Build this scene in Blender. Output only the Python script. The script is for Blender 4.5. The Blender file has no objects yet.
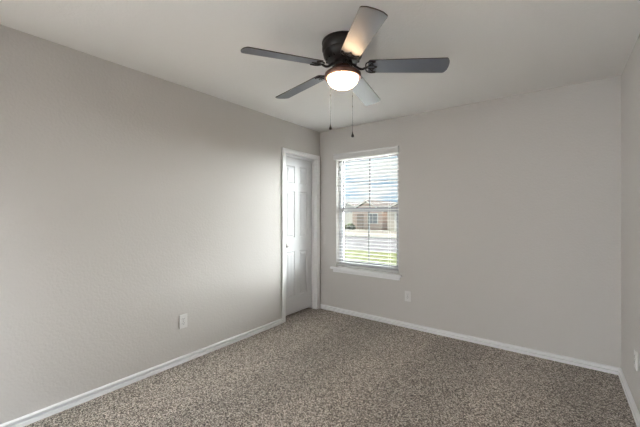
import bpy, bmesh, math, random
from mathutils import Vector, Matrix
random.seed(7)
PI = math.pi
C = bpy.context.scene.collection
sc = bpy.context.scene

# ------------------------------------------------------------------ camera
cam = bpy.data.cameras.new('camera')
cam.sensor_width = 36.0
cam.lens = 319.08 / 640 * 36
cam.shift_y = -0.0005
cam.clip_start = 0.02
cam.clip_end = 400
camo = bpy.data.objects.new('camera', cam)
camo.location = (0, 0, 1.3162)
camo.rotation_euler = (PI / 2, 0, 0.64366)
C.objects.link(camo)
sc.camera = camo

# ------------------------------------------------------------------ exposure
sc.view_settings.view_transform = 'Standard'
sc.view_settings.look = 'None'
sc.view_settings.gamma = 1
sc.view_settings.use_curve_mapping = False
sc.view_settings.exposure = 0.0

# ------------------------------------------------------------------ sky
SKY = 0.90           # sky near the horizon
GLARE = 76.0         # bright sky lobe added out of view, right of the window, for room light
world = bpy.data.worlds.new('sky')
sc.world = world
world.use_nodes = True
nt = world.node_tree
nt.nodes.clear()
N = nt.nodes.new
L = nt.links.new
wo = N('ShaderNodeOutputWorld'); bg = N('ShaderNodeBackground')
tc = N('ShaderNodeTexCoord'); mp = N('ShaderNodeMapping')
mp.inputs['Scale'].default_value = (2.2, 2.2, 9.0)
mp.inputs['Location'].default_value = (0.35, 0.2, 0.0)
L(tc.outputs['Generated'], mp.inputs['Vector'])
nz = N('ShaderNodeTexNoise'); nz.inputs['Scale'].default_value = 2.4
nz.inputs['Detail'].default_value = 6; nz.inputs['Roughness'].default_value = 0.55
L(mp.outputs['Vector'], nz.inputs['Vector'])
cr = N('ShaderNodeValToRGB')
cr.color_ramp.elements[0].position = 0.42; cr.color_ramp.elements[0].color = (0.36, 0.60, 0.86, 1)
cr.color_ramp.elements[1].position = 0.58; cr.color_ramp.elements[1].color = (0.97, 0.98, 1.0, 1)
L(nz.outputs['Fac'], cr.inputs['Fac'])
dt = N('ShaderNodeVectorMath'); dt.operation = 'DOT_PRODUCT'
dt.inputs[1].default_value = Vector((0.38, 0.89, 0.21)).normalized()
L(tc.outputs['Generated'], dt.inputs[0])
mr = N('ShaderNodeMapRange'); mr.interpolation_type = 'SMOOTHSTEP'
mr.inputs['From Min'].default_value = 0.73; mr.inputs['From Max'].default_value = 0.985
mr.inputs['To Min'].default_value = SKY; mr.inputs['To Max'].default_value = GLARE
L(dt.outputs['Value'], mr.inputs['Value'])
m2 = N('ShaderNodeMapRange'); m2.interpolation_type = 'SMOOTHSTEP'
m2.inputs['From Min'].default_value = 0.70; m2.inputs['From Max'].default_value = 0.90
L(dt.outputs['Value'], m2.inputs['Value'])
mxc = N('ShaderNodeMix'); mxc.data_type = 'RGBA'
mxc.inputs[7].default_value = (0.955, 0.98, 1.0, 1)
L(m2.outputs['Result'], mxc.inputs[0]); L(cr.outputs['Color'], mxc.inputs[6])
L(mxc.outputs[2], bg.inputs['Color']); L(mr.outputs['Result'], bg.inputs['Strength'])
L(bg.outputs['Background'], wo.inputs['Surface'])

# ------------------------------------------------------------------ sun and large lights
sun = bpy.data.lights.new('sun', 'SUN'); sun.energy = 42.0; sun.angle = 0.01; sun.color = (1, 0.95, 0.86)
suno = bpy.data.objects.new('sun', sun); C.objects.link(suno)
suno.location = (-20, 4, 20)
suno.rotation_euler = Vector((0.72, 0.03, -0.68)).to_track_quat('-Z', 'Y').to_euler()
hall = bpy.data.lights.new('added_hall_fill', 'AREA'); hall.energy = 1000; hall.size = 1.3
hall.color = (0.83, 0.915, 1.0)
hallo = bpy.data.objects.new('added_hall_fill', hall); C.objects.link(hallo)
hallo.location = (-1.7, -2.5, 1.1)      # added unseen fill lamp, turned to the hall's side wall for soft bounced light
hallo.rotation_euler = Vector((-0.95, -0.28, -0.15)).to_track_quat('-Z', 'Y').to_euler()
BOWL_EMIT = 28.0
BOWL_COL = (1.0, 0.68, 0.40)

# ------------------------------------------------------------------ dimensions
X0, X1, Y1, Y0, ZC = -2.662, 0.402, 3.547, -0.55, 2.44
HY = -5.0            # far end of the unseen hall added behind the camera
T = 0.14             # wall thickness

# ------------------------------------------------------------------ helpers
def obj(name, bm, mats, parent=None, smooth=False):
    me = bpy.data.meshes.new(name)
    bmesh.ops.recalc_face_normals(bm, faces=bm.faces)
    bm.to_mesh(me); bm.free()
    for m in (mats if isinstance(mats, (list, tuple)) else [mats]):
        me.materials.append(m)
    o = bpy.data.objects.new(name, me)
    C.objects.link(o)
    if parent: o.parent = parent
    if smooth:
        for p in me.polygons: p.use_smooth = True
        try: me.set_sharp_from_angle(angle=math.radians(40))
        except Exception: pass
    return o

def tag(o, label=None, cat=None, group=None, kind=None):
    if label: o['label'] = label
    if cat: o['category'] = cat
    if group: o['group'] = group
    if kind: o['kind'] = kind
    return o

def empty(name, loc=(0, 0, 0), rz=0.0):
    o = bpy.data.objects.new(name, None)
    o.empty_display_size = 0.1
    o.location = loc; o.rotation_euler = (0, 0, rz)
    C.objects.link(o)
    return o

def box(bm, x0, x1, y0, y1, z0, z1, bev=0.0, seg=2, mi=0, mat=None):
    vs = [bm.verts.new((x, y, z)) for x in (x0, x1) for y in (y0, y1) for z in (z0, z1)]
    idx = [(0, 1, 3, 2), (4, 6, 7, 5), (0, 4, 5, 1), (2, 3, 7, 6), (0, 2, 6, 4), (1, 5, 7, 3)]
    fs = [bm.faces.new([vs[i] for i in f]) for f in idx]
    for f in fs: f.material_index = mi
    geom = vs
    if bev > 0:
        bmesh.ops.recalc_face_normals(bm, faces=fs)
        es = list({e for f in fs for e in f.edges})
        r = bmesh.ops.bevel(bm, geom=es, offset=bev, segments=seg, affect='EDGES', profile=0.5)
        geom = list({v for v in r['verts']} | {v for f in r['faces'] for v in f.verts})
    if mat is not None:
        bmesh.ops.transform(bm, matrix=mat, verts=[v for v in geom if v.is_valid])
    return geom

def lathe(bm, prof, n=48, c=(0, 0), cap0=False, cap1=False, mi=0):
    rings = []
    for r, z in prof:
        if r < 1e-6:
            rings.append([bm.verts.new((c[0], c[1], z))])
        else:
            rings.append([bm.verts.new((c[0] + r * math.cos(2 * PI * k / n), c[1] + r * math.sin(2 * PI * k / n), z)) for k in range(n)])
    for a, b in zip(rings, rings[1:]):
        for k in range(n):
            j = (k + 1) % n
            if len(a) == 1 and len(b) == 1: continue
            if len(a) == 1: f = bm.faces.new((a[0], b[j], b[k]))
            elif len(b) == 1: f = bm.faces.new((a[k], a[j], b[0]))
            else: f = bm.faces.new((a[k], a[j], b[j], b[k]))
            f.material_index = mi
    if cap0 and len(rings[0]) > 1: bm.faces.new(rings[0])
    if cap1 and len(rings[-1]) > 1: bm.faces.new(rings[-1])

def tube(bm, pts, rad, n=8, closed=False):
    pts = [Vector(p) for p in pts]
    rads = rad if isinstance(rad, (list, tuple)) else [rad] * len(pts)
    rings = []
    up = Vector((0, 0, 1))
    for i, p in enumerate(pts):
        if closed:
            t = pts[(i + 1) % len(pts)] - pts[i - 1]
        else:
            t = pts[min(i + 1, len(pts) - 1)] - pts[max(i - 1, 0)]
        t.normalize()
        ref = up if abs(t.z) < 0.95 else Vector((1, 0, 0))
        a = t.cross(ref).normalized(); b = a.cross(t).normalized()
        rings.append([bm.verts.new(p + (a * math.cos(2 * PI * k / n) + b * math.sin(2 * PI * k / n)) * rads[i]) for k in range(n)])
    m = len(rings)
    for i in range(m if closed else m - 1):
        a, b = rings[i], rings[(i + 1) % m]
        for k in range(n):
            j = (k + 1) % n
            bm.faces.new((a[k], a[j], b[j], b[k]))
    if not closed:
        bm.faces.new(rings[0]); bm.faces.new(rings[-1])

def prism(bm, poly, h0, h1, axis='z', mi=0):
    """extrude a 2-D polygon: axis z -> (x,y); axis x -> (y,z); axis y -> (x,z)"""
    def P(u, v, h):
        return {'z': (u, v, h), 'x': (h, u, v), 'y': (u, h, v)}[axis]
    a = [bm.verts.new(P(u, v, h0)) for u, v in poly]
    b = [bm.verts.new(P(u, v, h1)) for u, v in poly]
    f = [bm.faces.new(a), bm.faces.new(b[::-1])]
    n = len(poly)
    for i in range(n):
        j = (i + 1) % n
        f.append(bm.faces.new((a[i], a[j], b[j], b[i])))
    for q in f: q.material_index = mi
    return a + b

# ------------------------------------------------------------------ materials
def mat(name, col, rough=0.6, metal=0.0, spec=0.5, bump=None, var=None, emit=None, coat=0.0):
    m = bpy.data.materials.new(name); m.use_nodes = True
    t = m.node_tree; b = t.nodes['Principled BSDF']
    b.inputs['Base Color'].default_value = (*col, 1)
    b.inputs['Roughness'].default_value = rough
    b.inputs['Metallic'].default_value = metal
    b.inputs['Specular IOR Level'].default_value = spec
    b.inputs['Coat Weight'].default_value = coat
    if emit:
        b.inputs['Emission Color'].default_value = (*emit[0], 1)
        b.inputs['Emission Strength'].default_value = emit[1]
    tcn = t.nodes.new('ShaderNodeTexCoord')
    if var:      # (scale, colour2, low, high)
        n = t.nodes.new('ShaderNodeTexNoise'); n.inputs['Scale'].default_value = var[0]; n.inputs['Detail'].default_value = 4
        t.links.new(tcn.outputs['Object'], n.inputs['Vector'])
        r = t.nodes.new('ShaderNodeValToRGB')
        r.color_ramp.elements[0].position = var[2]; r.color_ramp.elements[0].color = (*col, 1)
        r.color_ramp.elements[1].position = var[3]; r.color_ramp.elements[1].color = (*var[1], 1)
        t.links.new(n.outputs['Fac'], r.inputs['Fac']); t.links.new(r.outputs['Color'], b.inputs['Base Color'])
    if bump:     # (scale, strength, distance)
        n = t.nodes.new('ShaderNodeTexNoise'); n.inputs['Scale'].default_value = bump[0]; n.inputs['Detail'].default_value = 3
        t.links.new(tcn.outputs['Object'], n.inputs['Vector'])
        bp = t.nodes.new('ShaderNodeBump'); bp.inputs['Strength'].default_value = bump[1]; bp.inputs['Distance'].default_value = bump[2]
        t.links.new(n.outputs['Fac'], bp.inputs['Height']); t.links.new(bp.outputs['Normal'], b.inputs['Normal'])
    return m

M = {}
M['wall'] = mat('greige_orange_peel_paint', (0.56, 0.537, 0.514), 0.75, spec=0.25, bump=(60, 0.6, 0.0035))
M['ceiling'] = mat('flat_ceiling_paint', (0.86, 0.85, 0.83), 0.85, spec=0.15, bump=(65, 0.55, 0.0035))
M['trim'] = mat('white_semigloss_trim', (0.84, 0.84, 0.85), 0.35, spec=0.4)
M['door'] = mat('white_door_paint', (0.67, 0.67, 0.68), 0.38, spec=0.4, bump=(120, 0.05, 0.001))
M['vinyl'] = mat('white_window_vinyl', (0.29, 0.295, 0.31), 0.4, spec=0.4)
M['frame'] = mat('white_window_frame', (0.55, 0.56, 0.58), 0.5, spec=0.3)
M['grid'] = mat('grey_grid_bar', (0.11, 0.113, 0.12), 0.6, spec=0.2)
M['blind'] = mat('white_faux_wood_slat', (0.64, 0.64, 0.635), 0.42, spec=0.4)
M['cord'] = mat('white_blind_cord', (0.75, 0.75, 0.73), 0.8)
M['plate'] = mat('white_outlet_plastic', (0.68, 0.67, 0.655), 0.35)
M['slot'] = mat('dark_outlet_slot', (0.03, 0.03, 0.03), 0.6)
M['nickel'] = mat('satin_nickel', (0.52, 0.50, 0.48), 0.28, metal=1.0)
M['bronze'] = mat('oil_rubbed_bronze', (0.009, 0.007, 0.0065), 0.36, metal=0.0, spec=0.28, var=(25, (0.020, 0.014, 0.012), 0.45, 0.75))
M['bronze_pan'] = mat('reddish_bronze', (0.13, 0.060, 0.045), 0.35, metal=0.45, var=(30, (0.19, 0.095, 0.07), 0.4, 0.7))
M['screw'] = mat('bright_screw', (0.7, 0.68, 0.65), 0.25, metal=1.0)
M['walnut'] = mat('dark_walnut_edge', (0.035, 0.020, 0.014), 0.4, var=(14, (0.06, 0.035, 0.022), 0.4, 0.7))
M['blade'] = mat('slate_blade_underside', (0.030, 0.042, 0.075), 0.36)
M['blade'].node_tree.nodes['Principled BSDF'].inputs['IOR'].default_value = 2.4
M['bowl'] = mat('frosted_glass_bowl', (0.9, 0.88, 0.85), 0.35, emit=(BOWL_COL, BOWL_EMIT))
M['black'] = mat('black_fob', (0.012, 0.012, 0.013), 0.3)
M['chain'] = mat('bronze_bead_chain', (0.045, 0.04, 0.037), 0.4, metal=0.3)

def glass_mat():
    m = bpy.data.materials.new('window_glass'); m.use_nodes = True
    t = m.node_tree; t.nodes.clear()
    o = t.nodes.new('ShaderNodeOutputMaterial'); mx = t.nodes.new('ShaderNodeMixShader')
    tr = t.nodes.new('ShaderNodeBsdfTransparent'); gl = t.nodes.new('ShaderNodeBsdfGlossy')
    tr.inputs['Color'].default_value = (0.96, 0.98, 0.97, 1); gl.inputs['Roughness'].default_value = 0.02
    mx.inputs['Fac'].default_value = 0.05
    t.links.new(tr.outputs[0], mx.inputs[1]); t.links.new(gl.outputs[0], mx.inputs[2]); t.links.new(mx.outputs[0], o.inputs[0])
    return m
M['glass'] = glass_mat()

def carpet_mat():
    m = bpy.data.materials.new('speckled_brown_carpet'); m.use_nodes = True
    t = m.node_tree; b = t.nodes['Principled BSDF']
    b.inputs['Roughness'].default_value = 0.95; b.inputs['Specular IOR Level'].default_value = 0.1
    b.inputs['Sheen Weight'].default_value = 0.2; b.inputs['Sheen Roughness'].default_value = 0.6
    g = t.nodes.new('ShaderNodeNewGeometry')
    v = t.nodes.new('ShaderNodeTexVoronoi'); v.inputs['Scale'].default_value = 150
    t.links.new(g.outputs['Position'], v.inputs['Vector'])
    sp = t.nodes.new('ShaderNodeSeparateColor'); t.links.new(v.outputs['Color'], sp.inputs['Color'])
    r = t.nodes.new('ShaderNodeValToRGB'); r.color_ramp.interpolation = 'LINEAR'
    e = r.color_ramp.elements
    e[0].position = 0.22; e[0].color = (0.025, 0.017, 0.013, 1)
    e[1].position = 0.78; e[1].color = (0.82, 0.745, 0.66, 1)
    k = e.new(0.42); k.color = (0.125, 0.097, 0.077, 1)
    k = e.new(0.60); k.color = (0.41, 0.345, 0.288, 1)
    v2 = t.nodes.new('ShaderNodeTexVoronoi'); v2.inputs['Scale'].default_value = 270
    t.links.new(g.outputs['Position'], v2.inputs['Vector'])
    s2 = t.nodes.new('ShaderNodeSeparateColor'); t.links.new(v2.outputs['Color'], s2.inputs['Color'])
    ma = t.nodes.new('ShaderNodeMath'); ma.operation = 'MULTIPLY'; ma.inputs[1].default_value = 0.5
    t.links.new(sp.outputs['Red'], ma.inputs[0])
    mb = t.nodes.new('ShaderNodeMath'); mb.operation = 'MULTIPLY_ADD'; mb.inputs[1].default_value = 0.5
    t.links.new(s2.outputs['Red'], mb.inputs[0]); t.links.new(ma.outputs[0], mb.inputs[2])
    t.links.new(mb.outputs[0], r.inputs['Fac'])
    # vacuum lanes: the pile lies two ways in broad soft bands
    sx = t.nodes.new('ShaderNodeSeparateXYZ'); t.links.new(g.outputs['Position'], sx.inputs[0])
    nz = t.nodes.new('ShaderNodeTexNoise'); nz.inputs['Scale'].default_value = 1.6; nz.inputs['Detail'].default_value = 2
    t.links.new(g.outputs['Position'], nz.inputs['Vector'])
    w = t.nodes.new('ShaderNodeMath'); w.operation = 'MULTIPLY_ADD'
    t.links.new(sx.outputs['X'], w.inputs[0]); w.inputs[1].default_value = 2 * PI
    n2 = t.nodes.new('ShaderNodeMath'); n2.operation = 'MULTIPLY'; t.links.new(nz.outputs['Fac'], n2.inputs[0]); n2.inputs[1].default_value = 1.4
    t.links.new(n2.outputs[0], w.inputs[2])
    w3 = t.nodes.new('ShaderNodeMath'); w3.operation = 'ADD'; w3.inputs[1].default_value = 0.53 * 2 * PI - 0.7
    t.links.new(w.outputs[0], w3.inputs[0])
    s0 = t.nodes.new('ShaderNodeMath'); s0.operation = 'SINE'; t.links.new(w3.outputs[0], s0.inputs[0])
    s = t.nodes.new('ShaderNodeMath'); s.operation = 'MULTIPLY'; s.inputs[1].default_value = 2.2; t.links.new(s0.outputs[0], s.inputs[0])
    mr = t.nodes.new('ShaderNodeMapRange'); mr.inputs['From Min'].default_value = -1; mr.inputs['From Max'].default_value = 1
    mr.inputs['To Min'].default_value = 0.88; mr.inputs['To Max'].default_value = 1.07
    t.links.new(s.outputs[0], mr.inputs['Value'])
    mx = t.nodes.new('ShaderNodeVectorMath'); mx.operation = 'SCALE'
    t.links.new(r.outputs['Color'], mx.inputs[0]); t.links.new(mr.outputs['Result'], mx.inputs['Scale'])
    t.links.new(mx.outputs['Vector'], b.inputs['Base Color'])
    bp = t.nodes.new('ShaderNodeBump'); bp.inputs['Strength'].default_value = 0.9; bp.inputs['Distance'].default_value = 0.006
    nn = t.nodes.new('ShaderNodeTexNoise'); nn.inputs['Scale'].default_value = 160; nn.inputs['Detail'].default_value = 2
    t.links.new(g.outputs['Position'], nn.inputs['Vector'])
    t.links.new(nn.outputs['Fac'], bp.inputs['Height']); t.links.new(bp.outputs['Normal'], b.inputs['Normal'])
    return m
M['carpet'] = carpet_mat()

# ------------------------------------------------------------------ room shell
def struct(name, bm, m, parent=None, smooth=False):
    o = obj(name, bm, m, parent, smooth)
    if parent is None: o['kind'] = 'structure'
    return o

bm = bmesh.new(); box(bm, X0 - 0.9, X1 + T, HY, Y1 + 0.01, -0.12, 0.0); struct('floor', bm, M['carpet'])
bm = bmesh.new(); box(bm, X0 - 0.9, X1 + T, HY - T, Y1 + T, ZC, ZC + 0.15); struct('ceiling', bm, M['ceiling'])

# left wall with the closet door opening
DY0, DY1, DZ = 2.845, 3.463, 2.042
TL = 0.12
bm = bmesh.new()
box(bm, X0 - TL, X0, Y0, DY0 - 0.018, 0, ZC)
box(bm, X0 - TL, X0, DY1 + 0.018, Y1, 0, ZC)
box(bm, X0 - TL, X0, DY0 - 0.018, DY1 + 0.018, DZ + 0.018, ZC)
struct('wall_left', bm, M['wall'])
# closet behind the door
bm = bmesh.new()
box(bm, X0 - 0.9, X0 - 0.86, HY, Y1, 0, ZC)
struct('wall_closet', bm, M['wall'])
# back wall with the window opening
WX0, WX1, WZ0, WZ1 = -2.388, -1.508, 0.598, 2.070
bm = bmesh.new()
box(bm, X0 - 0.9, WX0, Y1, Y1 + T, -0.3, ZC)
box(bm, WX1, X1 + T, Y1, Y1 + T, -0.3, ZC)
box(bm, WX0, WX1, Y1, Y1 + T, WZ1, ZC)
box(bm, WX0, WX1, Y1, Y1 + T, -0.3, WZ0 - 0.03)
struct('wall_back', bm, M['wall'])
bm = bmesh.new(); box(bm, X1, X1 + T, HY, Y1, 0, ZC); struct('wall_right', bm, M['wall'])
# rear wall, opened wide to let light in from the added hall
RO0, RO1 = -2.45, -0.20
bm = bmesh.new()
box(bm, X0 - 0.9, RO0, Y0 - T, Y0, 0, ZC)
box(bm, RO1, X1, Y0 - T, Y0, 0, ZC)
box(bm, RO0, RO1, Y0 - T, Y0, 2.20, ZC)
struct('wall_rear', bm, M['wall'])
bm = bmesh.new()
box(bm, X0 - 0.9, X1 + T, HY - T, HY, 0, ZC)
struct('wall_added_hall', bm, M['wall'])  # end wall of the added hall, unseen, there for the bounced light

# ------------------------------------------------------------------ baseboards
BBP = [(0, 0), (0.020, 0), (0.020, 0.022), (0.019, 0.024), (0.002, 0.025), (0.002, 0.036), (0.016, 0.038), (0.017, 0.050), (0.009, 0.057), (0, 0.058)]
def base_run(name, p0, p1, inward):
    """profile swept from p0 to p1 along the wall; inward = 2-D unit vector into the room"""
    bm = bmesh.new()
    a = [bm.verts.new((p0[0] + inward[0] * d, p0[1] + inward[1] * d, z)) for d, z in BBP]
    b = [bm.verts.new((p1[0] + inward[0] * d, p1[1] + inward[1] * d, z)) for d, z in BBP]
    n = len(BBP)
    for i in range(n):
        j = (i + 1) % n
        bm.faces.new((a[i], a[j], b[j], b[i]))
    bm.faces.new(a); bm.faces.new(b[::-1])
    struct(name, bm, M['trim'])
base_run('baseboard_left', (X0, Y0), (X0, 2.783), (1, 0))
base_run('baseboard_back', (X0 + 0.017, Y1), (X1, Y1), (0, -1))
base_run('baseboard_right', (X1, Y0), (X1, Y1 - 0.013), (-1, 0))

# ------------------------------------------------------------------ closet door
# casing (trim_1): moulded profile mitred round the opening, on the room face of the left wall
CW = 0.062
CP = [(0.0, 0.0), (0.0, 0.008), (0.004, 0.011), (0.016, 0.012), (0.022, 0.009), (0.030, 0.011), (0.046, 0.016), (0.058, 0.017), (CW, 0.014), (CW, 0.0)]
bm = bmesh.new()
ring = []
for (y, z, dy, dz) in ((DY0, 0, -1, 0), (DY0, DZ, -1, 1), (DY1, DZ, 1, 1), (DY1, 0, 1, 0)):
    ring.append([bm.verts.new((X0 + h, y + dy * u, z + dz * u)) for u, h in CP])
for a, b in zip(ring, ring[1:]):
    for i in range(len(CP)):
        j = (i + 1) % len(CP)
        bm.faces.new((a[i], a[j], b[j], b[i]))
bm.faces.new(ring[0]); bm.faces.new(ring[-1])
struct('trim_1', bm, M['trim'])
# jamb lining and stop
bm = bmesh.new()
box(bm, X0 - TL, X0, DY0 - 0.018, DY0, 0, DZ + 0.018)
box(bm, X0 - TL, X0, DY1, DY1 + 0.018, 0, DZ + 0.018)
box(bm, X0 - TL, X0, DY0, DY1, DZ, DZ + 0.018)
SX = X0 - 0.076     # room face of the slab
for (a, b, c, d) in ((DY0, DY0 + 0.011, 0, DZ), (DY1 - 0.011, DY1, 0, DZ), (DY0 + 0.011, DY1 - 0.011, DZ - 0.011, DZ)):
    box(bm, SX + 0.002, SX + 0.034, a, b, c, d, 0.003)
struct('trim_2', bm, M['trim'])

door = empty('door_1', (SX, DY0, 0)); tag(door, 'white six panel closet door with small nickel knob', 'door', kind='structure')
sy0, sy1, sz0, sz1 = 0.003, DY1 - DY0 - 0.003, 0.030, DZ - 0.003
w = sy1 - sy0
st, mid = 0.098, 0.092
pw = (w - 2 * st - mid) / 2
cols = [(sy0 + st, sy0 + st + pw), (sy1 - st - pw, sy1 - st)]
rows = [(0.245, 0.825), (1.000, 1.600), (1.700, 1.922)]
bm = bmesh.new()
# front face: grid with inset raised panels
ys = [sy0, cols[0][0], cols[0][1], cols[1][0], cols[1][1], sy1]
zs = [sz0, rows[0][0], rows[0][1], rows[1][0], rows[1][1], rows[2][0], rows[2][1], sz1]
vg = {}
def V(x, y, z):
    k = (round(x, 5), round(y, 5), round(z, 5))
    if k not in vg: vg[k] = bm.verts.new(k)
    return vg[k]
for i in range(5):
    for j in range(7):
        y0, y1, z0, z1 = ys[i], ys[i + 1], zs[j], zs[j + 1]
        if i in (1, 3) and j in (1, 3, 5):
            loops = [(0, 0.0), (0.006, -0.007), (0.014, -0.009), (0.020, -0.009), (0.040, -0.002), (0.044, -0.0015)]
            prev = None
            for ins, dx in loops:
                q = [V(dx, y0 + ins, z0 + ins), V(dx, y1 - ins, z0 + ins), V(dx, y1 - ins, z1 - ins), V(dx, y0 + ins, z1 - ins)]
                if prev:
                    for k in range(4):
                        bm.faces.new((prev[k], prev[(k + 1) % 4], q[(k + 1) % 4], q[k]))
                prev = q
            bm.faces.new(prev)
        else:
            bm.faces.new((V(0, y0, z0), V(0, y1, z0), V(0, y1, z1), V(0, y0, z1)))
# sides and back
D = -0.035
bk = [V(D, sy0, sz0), V(D, sy1, sz0), V(D, sy1, sz1), V(D, sy0, sz1)]
bm.faces.new(bk[::-1])
bm.faces.new([V(0, y, sz0) for y in ys] + [bk[1], bk[0]])
bm.faces.new([V(0, y, sz1) for y in ys] + [bk[2], bk[3]])
bm.faces.new([V(0, sy0, z) for z in zs] + [bk[3], bk[0]])
bm.faces.new([V(0, sy1, z) for z in zs] + [bk[2], bk[1]])
obj('slab', bm, M['door'], door)
bm = bmesh.new()
lathe(bm, [(0.0, 0.0), (0.030, 0.0), (0.031, 0.003), (0.027, 0.007), (0.013, 0.010), (0.011, 0.026), (0.016, 0.031),
           (0.025, 0.038), (0.0275, 0.047), (0.025, 0.056), (0.016, 0.062), (0.0, 0.064)], 32)
kb = obj('knob', bm, M['nickel'], door, True)
kb.rotation_euler = (0, PI / 2, 0); kb.location = (0.0, 0.062, 0.918)
kb['label'] = 'satin nickel knob'

# ------------------------------------------------------------------ window
win = empty('window_1', (WX0, Y1, WZ0)); tag(win, 'white single hung window with grid bars and blind', 'window', kind='structure')
ww, wh = WX1 - WX0, WZ1 - WZ0
FY0, FY1 = 0.068, 0.128      # frame depth from the room face
bm = bmesh.new()
F = 0.042
box(bm, 0, F, FY0, FY1, 0, wh, 0.003); box(bm, ww - F, ww, FY0, FY1, 0, wh, 0.003)
box(bm, F, ww - F, FY0, FY1, 0, 0.05, 0.003); box(bm, F, ww - F, FY0, FY1, wh - F, wh, 0.003)
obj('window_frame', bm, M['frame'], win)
mz0, mz1 = 1.331 - WZ0, 1.388 - WZ0
def sash(name, z0, z1, y0, y1, rail_b, rail_t, grid_z):
    bm = bmesh.new(); s = 0.016
    box(bm, F, F + s, y0, y1, z0, z1, 0.002); box(bm, ww - F - s, ww - F, y0, y1, z0, z1, 0.002)
    box(bm, F + s, ww - F - s, y0, y1, z0, z0 + rail_b, 0.002); box(bm, F + s, ww - F - s, y0, y1, z1 - rail_t, z1, 0.002)
    so = obj(name, bm, M['vinyl'], win)
    yc = (y0 + y1) / 2
    bm = bmesh.new()
    box(bm, F + s - 0.004, ww - F - s + 0.004, yc - 0.002, yc + 0.002, z0 + rail_b - 0.004, z1 - rail_t + 0.004)
    obj('pane', bm, M['glass'], so)
    bm = bmesh.new(); g = 0.009
    xc = ww / 2
    box(bm, xc - g, xc + g, yc + 0.003, yc + 0.010, z0 + rail_b - 0.002, z1 - rail_t + 0.002, 0.001)
    box(bm, F + s - 0.002, xc - g, yc + 0.003, yc + 0.010, grid_z - g, grid_z + g, 0.001)
    box(bm, xc + g, ww - F - s + 0.002, yc + 0.003, yc + 0.010, grid_z - g, grid_z + g, 0.001)
    obj('grid_bars', bm, M['grid'], so)
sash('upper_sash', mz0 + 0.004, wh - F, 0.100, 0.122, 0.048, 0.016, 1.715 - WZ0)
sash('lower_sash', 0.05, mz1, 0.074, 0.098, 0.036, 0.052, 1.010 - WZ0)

# drywall-return stool and apron under the window
bm = bmesh.new()
box(bm, WX0 - 0.078, WX1 + 0.025 + 0.02, Y1 - 0.040, Y1 - 0.0005, WZ0 - 0.027, WZ0, 0.006, 3)
box(bm, WX0 + 0.001, WX1 - 0.001, Y1 - 0.02, Y1 + FY0 - 0.001, WZ0 - 0.026, WZ0 - 0.001)
box(bm, WX0 - 0.045, WX1 + 0.018, Y1 - 0.015, Y1 - 0.0005, WZ0 - 0.068, WZ0 - 0.027, 0.004, 2)
struct('trim_3', bm, M['trim'])

# ------------------------------------------------------------------ window blind
blind = empty('window_blind', (WX0, Y1, WZ0)); tag(blind, 'white horizontal slat blind hanging open in the window', 'blind')
bm = bmesh.new()
prof = [(-0.022, 1.428), (-0.026, 1.434), (-0.026, 1.488), (-0.031, 1.496), (-0.031, 1.506), (-0.012, 1.506), (-0.012, 1.428)]
prism(bm, prof, -0.030, ww + 0.008, 'x')
for xa, xb in ((-0.030, -0.018), (ww - 0.004, ww + 0.008)):
    box(bm, xa, xb, -0.0125, -0.001, 1.428, 1.506)
obj('valance', bm, M['blind'], blind)
bm = bmesh.new(); box(bm, 0.006, ww - 0.006, 0.004, 0.060, 1.424, 1.470, 0.002); obj('head_rail', bm, M['blind'], blind)
bm = bmesh.new()
nsl = 31; pitch = 0.0432; zb = 0.070
th = math.radians(-3)
for i in range(nsl):
    z = zb + i * pitch
    sec = []
    for u in (-0.025, -0.0125, 0, 0.0125, 0.025):
        sec.append((u, 0.0014 + 0.0010 * (1 - (u / 0.025) ** 2)))
    for u in (0.025, 0, -0.025):
        sec.append((u, -0.0014 + 0.0010 * (1 - (u / 0.025) ** 2)))
    poly = [(0.032 + u * math.cos(th) - v * math.sin(th), z + u * math.sin(th) + v * math.cos(th)) for u, v in sec]
    prism(bm, poly, 0.007, ww - 0.007, 'x')
obj('slats', bm, M['blind'], blind)
bm = bmesh.new(); box(bm, 0.007, ww - 0.007, 0.008, 0.056, 0.018, 0.038, 0.004); obj('bottom_rail', bm, M['blind'], blind)
for x in (0.13, ww - 0.13):
    bm = bmesh.new()
    tube(bm, [(x, 0.0055, 0.03), (x, 0.0055, 1.43)], 0.0009, 6); tube(bm, [(x, 0.0585, 0.03), (x, 0.0585, 1.43)], 0.0009, 6)
    obj('ladder_cord', bm, M['cord'], blind)

# ------------------------------------------------------------------ outlets
def outlet(loc, rz, label):
    t = empty('wall_outlet', loc, rz); tag(t, label, 'outlet', 'duplex wall outlets')
    bm = bmesh.new(); box(bm, -0.037, 0.037, -0.007, 0, -0.060, 0.060, 0.002, 2); obj('cover_plate', bm, M['plate'], t)
    for s in (-1, 1):
        bm = bmesh.new()
        pts = [(0.0165 * math.cos(a), s * 0.0195 + max(-0.0135, min(0.0135, 0.0175 * math.sin(a)))) for a in [2 * PI * k / 24 for k in range(24)]]
        prism(bm, pts, -0.0095, -0.0065, 'y')
        r = obj('receptacle', bm, M['plate'], t)
        bm = bmesh.new()
        for sx in (-0.0065, 0.0065):
            box(bm, sx - 0.0013, sx + 0.0013, -0.0099, -0.0090, s * 0.0195 + 0.000, s * 0.0195 + 0.009)
        pts = [(0.0026 * math.cos(a), s * 0.0195 - 0.007 + 0.0026 * math.sin(a)) for a in [2 * PI * k / 12 for k in range(12)]]
        prism(bm, pts, -0.0099, -0.0090, 'y')
        obj('slots', bm, M['slot'], r)
    bm = bmesh.new()
    prism(bm, [(0.0035 * math.cos(2 * PI * k / 14), 0.0035 * math.sin(2 * PI * k / 14)) for k in range(14)], -0.0085, -0.0065, 'y')
    obj('screw', bm, M['screw'], t)
outlet((X0, 1.531, 0.361), PI / 2, 'white duplex outlet low on the left wall before the door')
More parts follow.
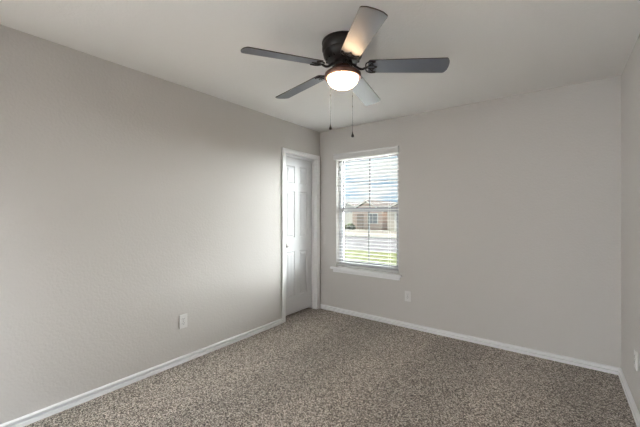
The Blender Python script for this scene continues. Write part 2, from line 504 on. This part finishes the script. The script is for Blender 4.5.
outlet((X1, 2.90, 0.361), -PI / 2, 'white duplex outlet on the right wall at the edge of the photo')
outlet((-1.395, Y1, 0.361), 0, 'white duplex outlet on the back wall below right of the window')

# ------------------------------------------------------------------ ceiling fan
FC = (-1.137, 1.764); ZB = 2.277; DROOP = math.radians(3.4); FR = 0.663; PH = -2.030
fan = empty('ceiling_fan', (FC[0], FC[1], ZC)); tag(fan, 'dark bronze flush mount ceiling fan with five blades and a lit glass bowl', 'ceiling fan')
def fz(z): return z - ZC
bm = bmesh.new()
lathe(bm, [(0.0, fz(2.44)), (0.128, fz(2.44)), (0.136, fz(2.436)), (0.137, fz(2.426)), (0.132, fz(2.422)), (0.134, fz(2.415)), (0.136, fz(2.385)),
           (0.130, fz(2.372)), (0.127, fz(2.368)), (0.129, fz(2.360)), (0.124, fz(2.340)), (0.108, fz(2.318)), (0.092, fz(2.308)), (0.0, fz(2.306))], 64)
mh = obj('motor_housing', bm, M['bronze'], fan, True)
bm = bmesh.new(); box(bm, 0.100, 0.112, -0.006, 0.006, fz(2.312), fz(2.330), 0.002, 1)
rib = obj('vent_rib', bm, M['bronze'], mh)
for k in range(1, 16):      # raised ribs round the lower drum
    q = rib.copy(); C.objects.link(q); q.parent = mh; q.rotation_euler = (0, 0, 2 * PI * k / 16)
bm = bmesh.new()
lathe(bm, [(0.0, fz(2.308)), (0.062, fz(2.308)), (0.063, fz(2.300)), (0.063, fz(2.286)), (0.056, fz(2.278)), (0.0, fz(2.276))], 40)
obj('flywheel', bm, M['bronze'], fan, True)
bm = bmesh.new()
lathe(bm, [(0.0, fz(2.279)), (0.052, fz(2.279)), (0.054, fz(2.270)), (0.058, fz(2.260)), (0.070, fz(2.253)), (0.092, fz(2.244)), (0.110, fz(2.234)),
           (0.118, fz(2.227)), (0.1205, fz(2.216)), (0.120, fz(2.204)), (0.116, fz(2.199)), (0.104, fz(2.199)), (0.101, fz(2.206)), (0.0, fz(2.208))], 64)
obj('light_fitter', bm, M['bronze_pan'], fan, True)['label'] = 'reddish bronze light fitter pan'
bm = bmesh.new()
prof = [(0.096, fz(2.207)), (0.1005, fz(2.203))]
for k in range(1, 15):
    a = k / 14 * PI / 2
    prof.append((0.1005 * math.cos(a) ** 1.05 if k < 14 else 0.0, fz(2.201 - 0.070 * math.sin(a))))
lathe(bm, prof, 64)
obj('glass_bowl', bm, M['bowl'], fan, True)['label'] = 'lit frosted white glass bowl'

def blade_mesh():
    bm = bmesh.new()
    r0, r1, w0, w1, t = 0.166, FR, 0.060, 0.069, 0.0055
    pts = []
    def corner(cx, cy, rad, a0, a1, n=6):
        for k in range(n + 1):
            a = a0 + (a1 - a0) * k / n
            pts.append((cx + rad * math.cos(a), cy + rad * math.sin(a)))
    corner(r0 + 0.018, -w0 + 0.018, 0.018, PI * 1.5, PI, 5)
    corner(r0 + 0.018, w0 - 0.018, 0.018, PI, PI * 0.5, 5)
    for k in range(1, 6):
        f = k / 6; pts.append((r0 + (r1 - r0) * f, w0 + (w1 - w0) * f))
    c = 0.016
    corner(r1 - 0.012 - c, w1 - c, c, PI * 0.5, PI * 0.1, 5)
    for k in range(1, 8):
        y = (w1 - c) * (1 - 2 * k / 8); pts.append((r1 - 0.012 + 0.012 * (1 - (y / w1) ** 2), y))
    corner(r1 - 0.012 - c, -w1 + c, c, -PI * 0.1, -PI * 0.5, 5)
    for k in range(5, 0, -1):
        f = k / 6; pts.append((r0 + (r1 - r0) * f, -(w0 + (w1 - w0) * f)))
    a = [bm.verts.new((u, v, -t / 2)) for u, v in pts]
    b = [bm.verts.new((u, v, t / 2)) for u, v in pts]
    n = len(pts)
    f = bm.faces.new(a); f.material_index = 0
    f = bm.faces.new(b[::-1]); f.material_index = 1
    for i in range(n):
        f = bm.faces.new((a[i], a[(i + 1) % n], b[(i + 1) % n], b[i])); f.material_index = 1
    return bm

def catmull(P, n=6):
    P = [Vector(p) for p in P]; out = []
    Q = [P[0] * 2 - P[1]] + P + [P[-1] * 2 - P[-2]]
    for i in range(1, len(Q) - 2):
        for k in range(n):
            t = k / n
            a, b, c, d = Q[i - 1], Q[i], Q[i + 1], Q[i + 2]
            out.append(0.5 * ((2 * b) + (c - a) * t + (2 * a - 5 * b + 4 * c - d) * t * t + (3 * b - a - 3 * c + d) * t ** 3))
    out.append(P[-1])
    return out

def iron_mesh(tilt):
    """S-shaped arm from the flywheel, ending in an openwork leaf bracket under the blade root"""
    bm = bmesh.new()
    zl = -0.0065
    R = Matrix.Rotation(tilt, 4, 'X')
    arm = catmull([(0.052, 0, 0.012), (0.074, 0, 0.008), (0.092, 0, -0.004), (0.110, 0, -0.014), (0.128, 0, -0.017), (0.144, 0, -0.012), (0.156, 0, zl)], 6)
    tube(bm, arm, [0.0085] * 10 + [0.0075] * (len(arm) - 10), 10)
    def leaf(pts, rad=0.0042):
        q = [R @ Vector((u, v, zl)) for u, v in pts]
        tube(bm, catmull(q, 5), rad * 0.8, 8)
    for s in (-1, 1):
        leaf([(0.152, 0), (0.150, s * 0.018), (0.154, s * 0.036), (0.166, s * 0.048), (0.184, s * 0.054), (0.206, s * 0.052)], 0.0050)
        leaf([(0.156, s * 0.004), (0.172, s * 0.014), (0.184, s * 0.030), (0.204, s * 0.050)], 0.0040)
        leaf([(0.156, s * 0.002), (0.176, s * 0.014), (0.200, s * 0.012), (0.216, 0)], 0.0040)
        leaf([(0.184, s * 0.030), (0.196, s * 0.026), (0.200, s * 0.012)], 0.0036)
    for (u, v) in ((0.206, 0.050), (0.206, -0.050), (0.216, 0)):
        g = bmesh.ops.create_uvsphere(bm, u_segments=12, v_segments=6, radius=0.0085)
        bmesh.ops.transform(bm, matrix=R @ Matrix.Translation((u, v, zl)) @ Matrix.Diagonal((1, 1, 0.5, 1)), verts=g['verts'])
    return bm

TILT = math.radians(-12.5)
def mesh_of(bm, mats, name, smooth):
    o = obj(name, bm, mats, None, smooth); me = o.data
    bpy.data.objects.remove(o); return me
me_blade = mesh_of(blade_mesh(), [M['blade'], M['walnut']], 'blade', False)
me_iron = mesh_of(iron_mesh(TILT), [M['bronze']], 'blade_iron', True)
bm = bmesh.new(); lathe(bm, [(0.0, -0.002), (0.004, -0.0015), (0.0055, 0.0), (0.0055, 0.002), (0.0, 0.002)], 14)
me_scr = mesh_of(bm, [M['screw']], 'screw', True)
for k in range(5):
    a = PH - k * 2 * PI / 5
    b = bpy.data.objects.new('blade', me_blade); C.objects.link(b); b.parent = fan
    b.location = (0, 0, ZB - ZC); b.rotation_euler = (Matrix.Rotation(a, 3, 'Z') @ Matrix.Rotation(DROOP, 3, 'Y') @ Matrix.Rotation(TILT, 3, 'X')).to_euler()
    i = bpy.data.objects.new('blade_iron', me_iron); C.objects.link(i); i.parent = fan
    i.location = (0, 0, ZB - ZC); i.rotation_euler = (Matrix.Rotation(a, 3, 'Z') @ Matrix.Rotation(DROOP, 3, 'Y')).to_euler()
    for s in (-1, 1):
        q = bpy.data.objects.new('screw', me_scr); C.objects.link(q); q.parent = i
        q.location = (0.064, s * 0.016, -0.0035)

# pull chains
def chain(lat, back, z_top, z_bot, beads):
    c, s = math.cos(0.64366), math.sin(0.64366)
    x = lat * c - back * s; y = lat * s + back * c
    bm = bmesh.new()
    tube(bm, [(x, y, fz(z_top)), (x, y, fz(z_bot + 0.034))], 0.0011, 6)
    z = z_top
    while z > z_bot + 0.034:
        g = bmesh.ops.create_icosphere(bm, subdivisions=1, radius=0.0017)
        bmesh.ops.translate(bm, vec=(x, y, fz(z)), verts=g['verts']); z -= 0.0055
    for zz in beads:
        lathe(bm, [(0.0, fz(zz + 0.006)), (0.003, fz(zz + 0.004)), (0.003, fz(zz - 0.004)), (0.0, fz(zz - 0.006))], 10, (x, y))
    ch = obj('pull_chain', bm, M['chain'], fan, True)
    bm = bmesh.new()
    lathe(bm, [(0.0, fz(z_bot + 0.040)), (0.0028, fz(z_bot + 0.037)), (0.0034, fz(z_bot + 0.028)), (0.007, fz(z_bot + 0.018)), (0.0098, fz(z_bot + 0.009)),
               (0.0088, fz(z_bot + 0.003)), (0.005, fz(z_bot)), (0.0, fz(z_bot))], 20, (x, y))
    obj('fob', bm, M['black'], ch, True)
chain(-0.078, 0.080, 2.204, 1.884, (2.12,))
chain(0.073, 0.084, 2.204, 1.834, (2.115, 2.045))

# ------------------------------------------------------------------ outside
GZ = -0.9
M['grass'] = mat('lawn_grass', (0.036, 0.042, 0.017), 0.9, spec=0.0, var=(1.2, (0.054, 0.055, 0.028), 0.35, 0.7), bump=(40, 0.6, 0.03))
M['asphalt'] = mat('pale_asphalt', (0.045, 0.044, 0.048), 0.9, spec=0.0, var=(0.8, (0.055, 0.054, 0.058), 0.3, 0.7))
M['concrete'] = mat('pale_concrete', (0.080, 0.076, 0.070), 0.9, spec=0.0, var=(2, (0.095, 0.09, 0.082), 0.3, 0.7))
M['bounce_ground'] = mat('white_bounce_ground', (0.72, 0.70, 0.67), 0.9, spec=0.0, var=(3, (0.78, 0.76, 0.73), 0.3, 0.7))
M['roof'] = mat('weathered_brown_shingles', (0.06, 0.052, 0.05), 0.9, spec=0.0, var=(3, (0.08, 0.07, 0.065), 0.3, 0.7))
M['brick'] = mat('pink_tan_brick', (0.50, 0.37, 0.32), 0.9, var=(6, (0.60, 0.46, 0.40), 0.3, 0.7))
M['stone'] = mat('pale_stone', (0.50, 0.45, 0.40), 0.9, var=(5, (0.58, 0.53, 0.47), 0.3, 0.7))
M['greysiding'] = mat('blue_grey_siding', (0.46, 0.48, 0.52), 0.8)
M['entry'] = mat('brown_entry_door', (0.26, 0.20, 0.17), 0.6)
M['white'] = mat('white_house_trim', (0.75, 0.74, 0.72), 0.6)
M['darkglass'] = mat('dark_house_glass', (0.22, 0.24, 0.27), 0.3)
M['leaf'] = mat('shrub_leaves', (0.03, 0.045, 0.015), 0.8, spec=0.1, var=(20, (0.05, 0.065, 0.025), 0.3, 0.7))

def strip(name, ya, yb, za, zb_, m, kind='structure', xs=(-90, 70)):
    bm = bmesh.new()
    v = [bm.verts.new(p) for p in ((xs[0], ya, za), (xs[1], ya, za), (xs[1], yb, zb_), (xs[0], yb, zb_))]
    w_ = [bm.verts.new(p) for p in ((xs[0], ya, za - 0.2), (xs[1], ya, za - 0.2), (xs[1], yb, zb_ - 0.2), (xs[0], yb, zb_ - 0.2))]
    bm.faces.new(v); bm.faces.new(w_[::-1])
    for i in range(4):
        j = (i + 1) % 4; bm.faces.new((v[i], v[j], w_[j], w_[i]))
    o = obj(name, bm, m); o['kind'] = kind
    return o
y_l = 16.8; y_s = 27.2
strip('bounce_ground', Y1 + T, 8.2, -0.28, -0.34, M['bounce_ground'])  # unseen white ground added below the sill to bounce daylight up inside
strip('lawn', 8.2, y_l, -0.36, GZ, M['grass'])
strip('street', y_l, y_s, GZ - 0.10, GZ - 0.10, M['asphalt'])
strip('far_sidewalk', y_s, 37.0, GZ, GZ + 0.02, M['concrete'])
strip('far_ground', 37.0, 160, GZ + 0.01, GZ, M['grass'])

def gable_house(name, loc, w_, d_, eave, peak, wallm, label, garage, flip=1):
    h = empty(name, loc); tag(h, label, 'house')
    bm = bmesh.new()
    prism(bm, [(-w_ / 2, 0), (w_ / 2, 0), (w_ / 2, eave), (0, peak - 0.15), (-w_ / 2, eave)], 0, d_, 'y')
    obj('wall', bm, wallm, h)
    bm = bmesh.new()
    sl = (peak - eave) / (w_ / 2); o_ = 0.35; tk = 0.16
    for s in (-1, 1):
        prism(bm, [(0, peak), (s * (w_ / 2 + o_), eave - sl * o_), (s * (w_ / 2 + o_), eave - sl * o_ + tk), (0, peak + tk)], -0.4, d_ + 0.4, 'y')
    obj('roof', bm, M['roof'], h)
    bm = bmesh.new()
    for s in (-1, 1):
        prism(bm, [(0, peak - 0.02), (s * (w_ / 2 + o_), eave - sl * o_ - 0.02), (s * (w_ / 2 + o_), eave - sl * o_ + 0.12), (0, peak + 0.12)], -0.46, -0.40, 'y')
    obj('fascia', bm, M['white'], h)
    if garage:
        x0 = -w_ * 0.36; x1 = w_ * 0.36
        bm = bmesh.new(); box(bm, x0, x1, -0.06, 0.02, 0.0, 2.15)
        for k in range(1, 4): box(bm, x0, x1, -0.075, -0.055, k * 0.54 - 0.02, k * 0.54 + 0.02)
        obj('garage_door', bm, M['white'], h)
    else:
        bm = bmesh.new(); fx = flip * w_ * 0.2
        box(bm, fx - 0.75, fx + 0.75, -0.06, 0.02, 0.8, 2.2); f = obj('window', bm, M['white'], h)
        bm = bmesh.new()
        box(bm, fx - 0.66, fx - 0.03, -0.075, -0.055, 0.88, 2.12); box(bm, fx + 0.03, fx + 0.66, -0.075, -0.055, 0.88, 2.12)
        obj('pane', bm, M['darkglass'], f)
        bm = bmesh.new(); dx = -flip * w_ * 0.22
        box(bm, dx - 0.5, dx + 0.5, -0.06, 0.02, 0, 2.1); obj('entry_door', bm, M['entry'], h)
    return h
gable_house('house', (-27.1, 43.5, GZ), 6.4, 9, 2.55, 3.85, M['greysiding'], 'grey house at the left of the window view', True)
gable_house('house', (-20.65, 38.0, GZ), 4.5, 10, 2.55, 3.85, M['brick'], 'brick house with a gable in the middle of the window view', False)
gable_house('house', (-14.0, 37.6, GZ), 7.0, 10, 2.75, 4.2, M['stone'], 'pale house with wide white garage at the right of the window view', True)
def shrub(loc, r, label):
    bm = bmesh.new()
    for _ in range(420):
        d = Vector((random.gauss(0, 1), random.gauss(0, 1), random.gauss(0, 1))).normalized() * r * random.uniform(0.7, 1.0)
        d.z = abs(d.z) * 1.1 + 0.02
        m4 = Matrix.Translation(d) @ Matrix.Rotation(random.uniform(0, 6.28), 4, 'Z') @ Matrix.Rotation(random.uniform(-1, 1), 4, 'X')
        s = r * 0.22
        vs = [bm.verts.new(m4 @ Vector(p)) for p in ((-s, 0, 0), (0, -s * 0.5, s * 0.15), (s, 0, 0), (0, s * 0.5, s * 0.15))]
        bm.faces.new(vs)
    g = bmesh.ops.create_icosphere(bm, subdivisions=2, radius=r * 0.75)
    bmesh.ops.translate(bm, vec=(0, 0, r * 0.45), verts=g['verts'])
    o = obj('shrub', bm, M['leaf']); o.location = loc
    tag(o, label, 'shrub')
shrub((-22.4, 36.6, GZ + 0.02), 0.75, 'round green shrub before the brick house across the street')
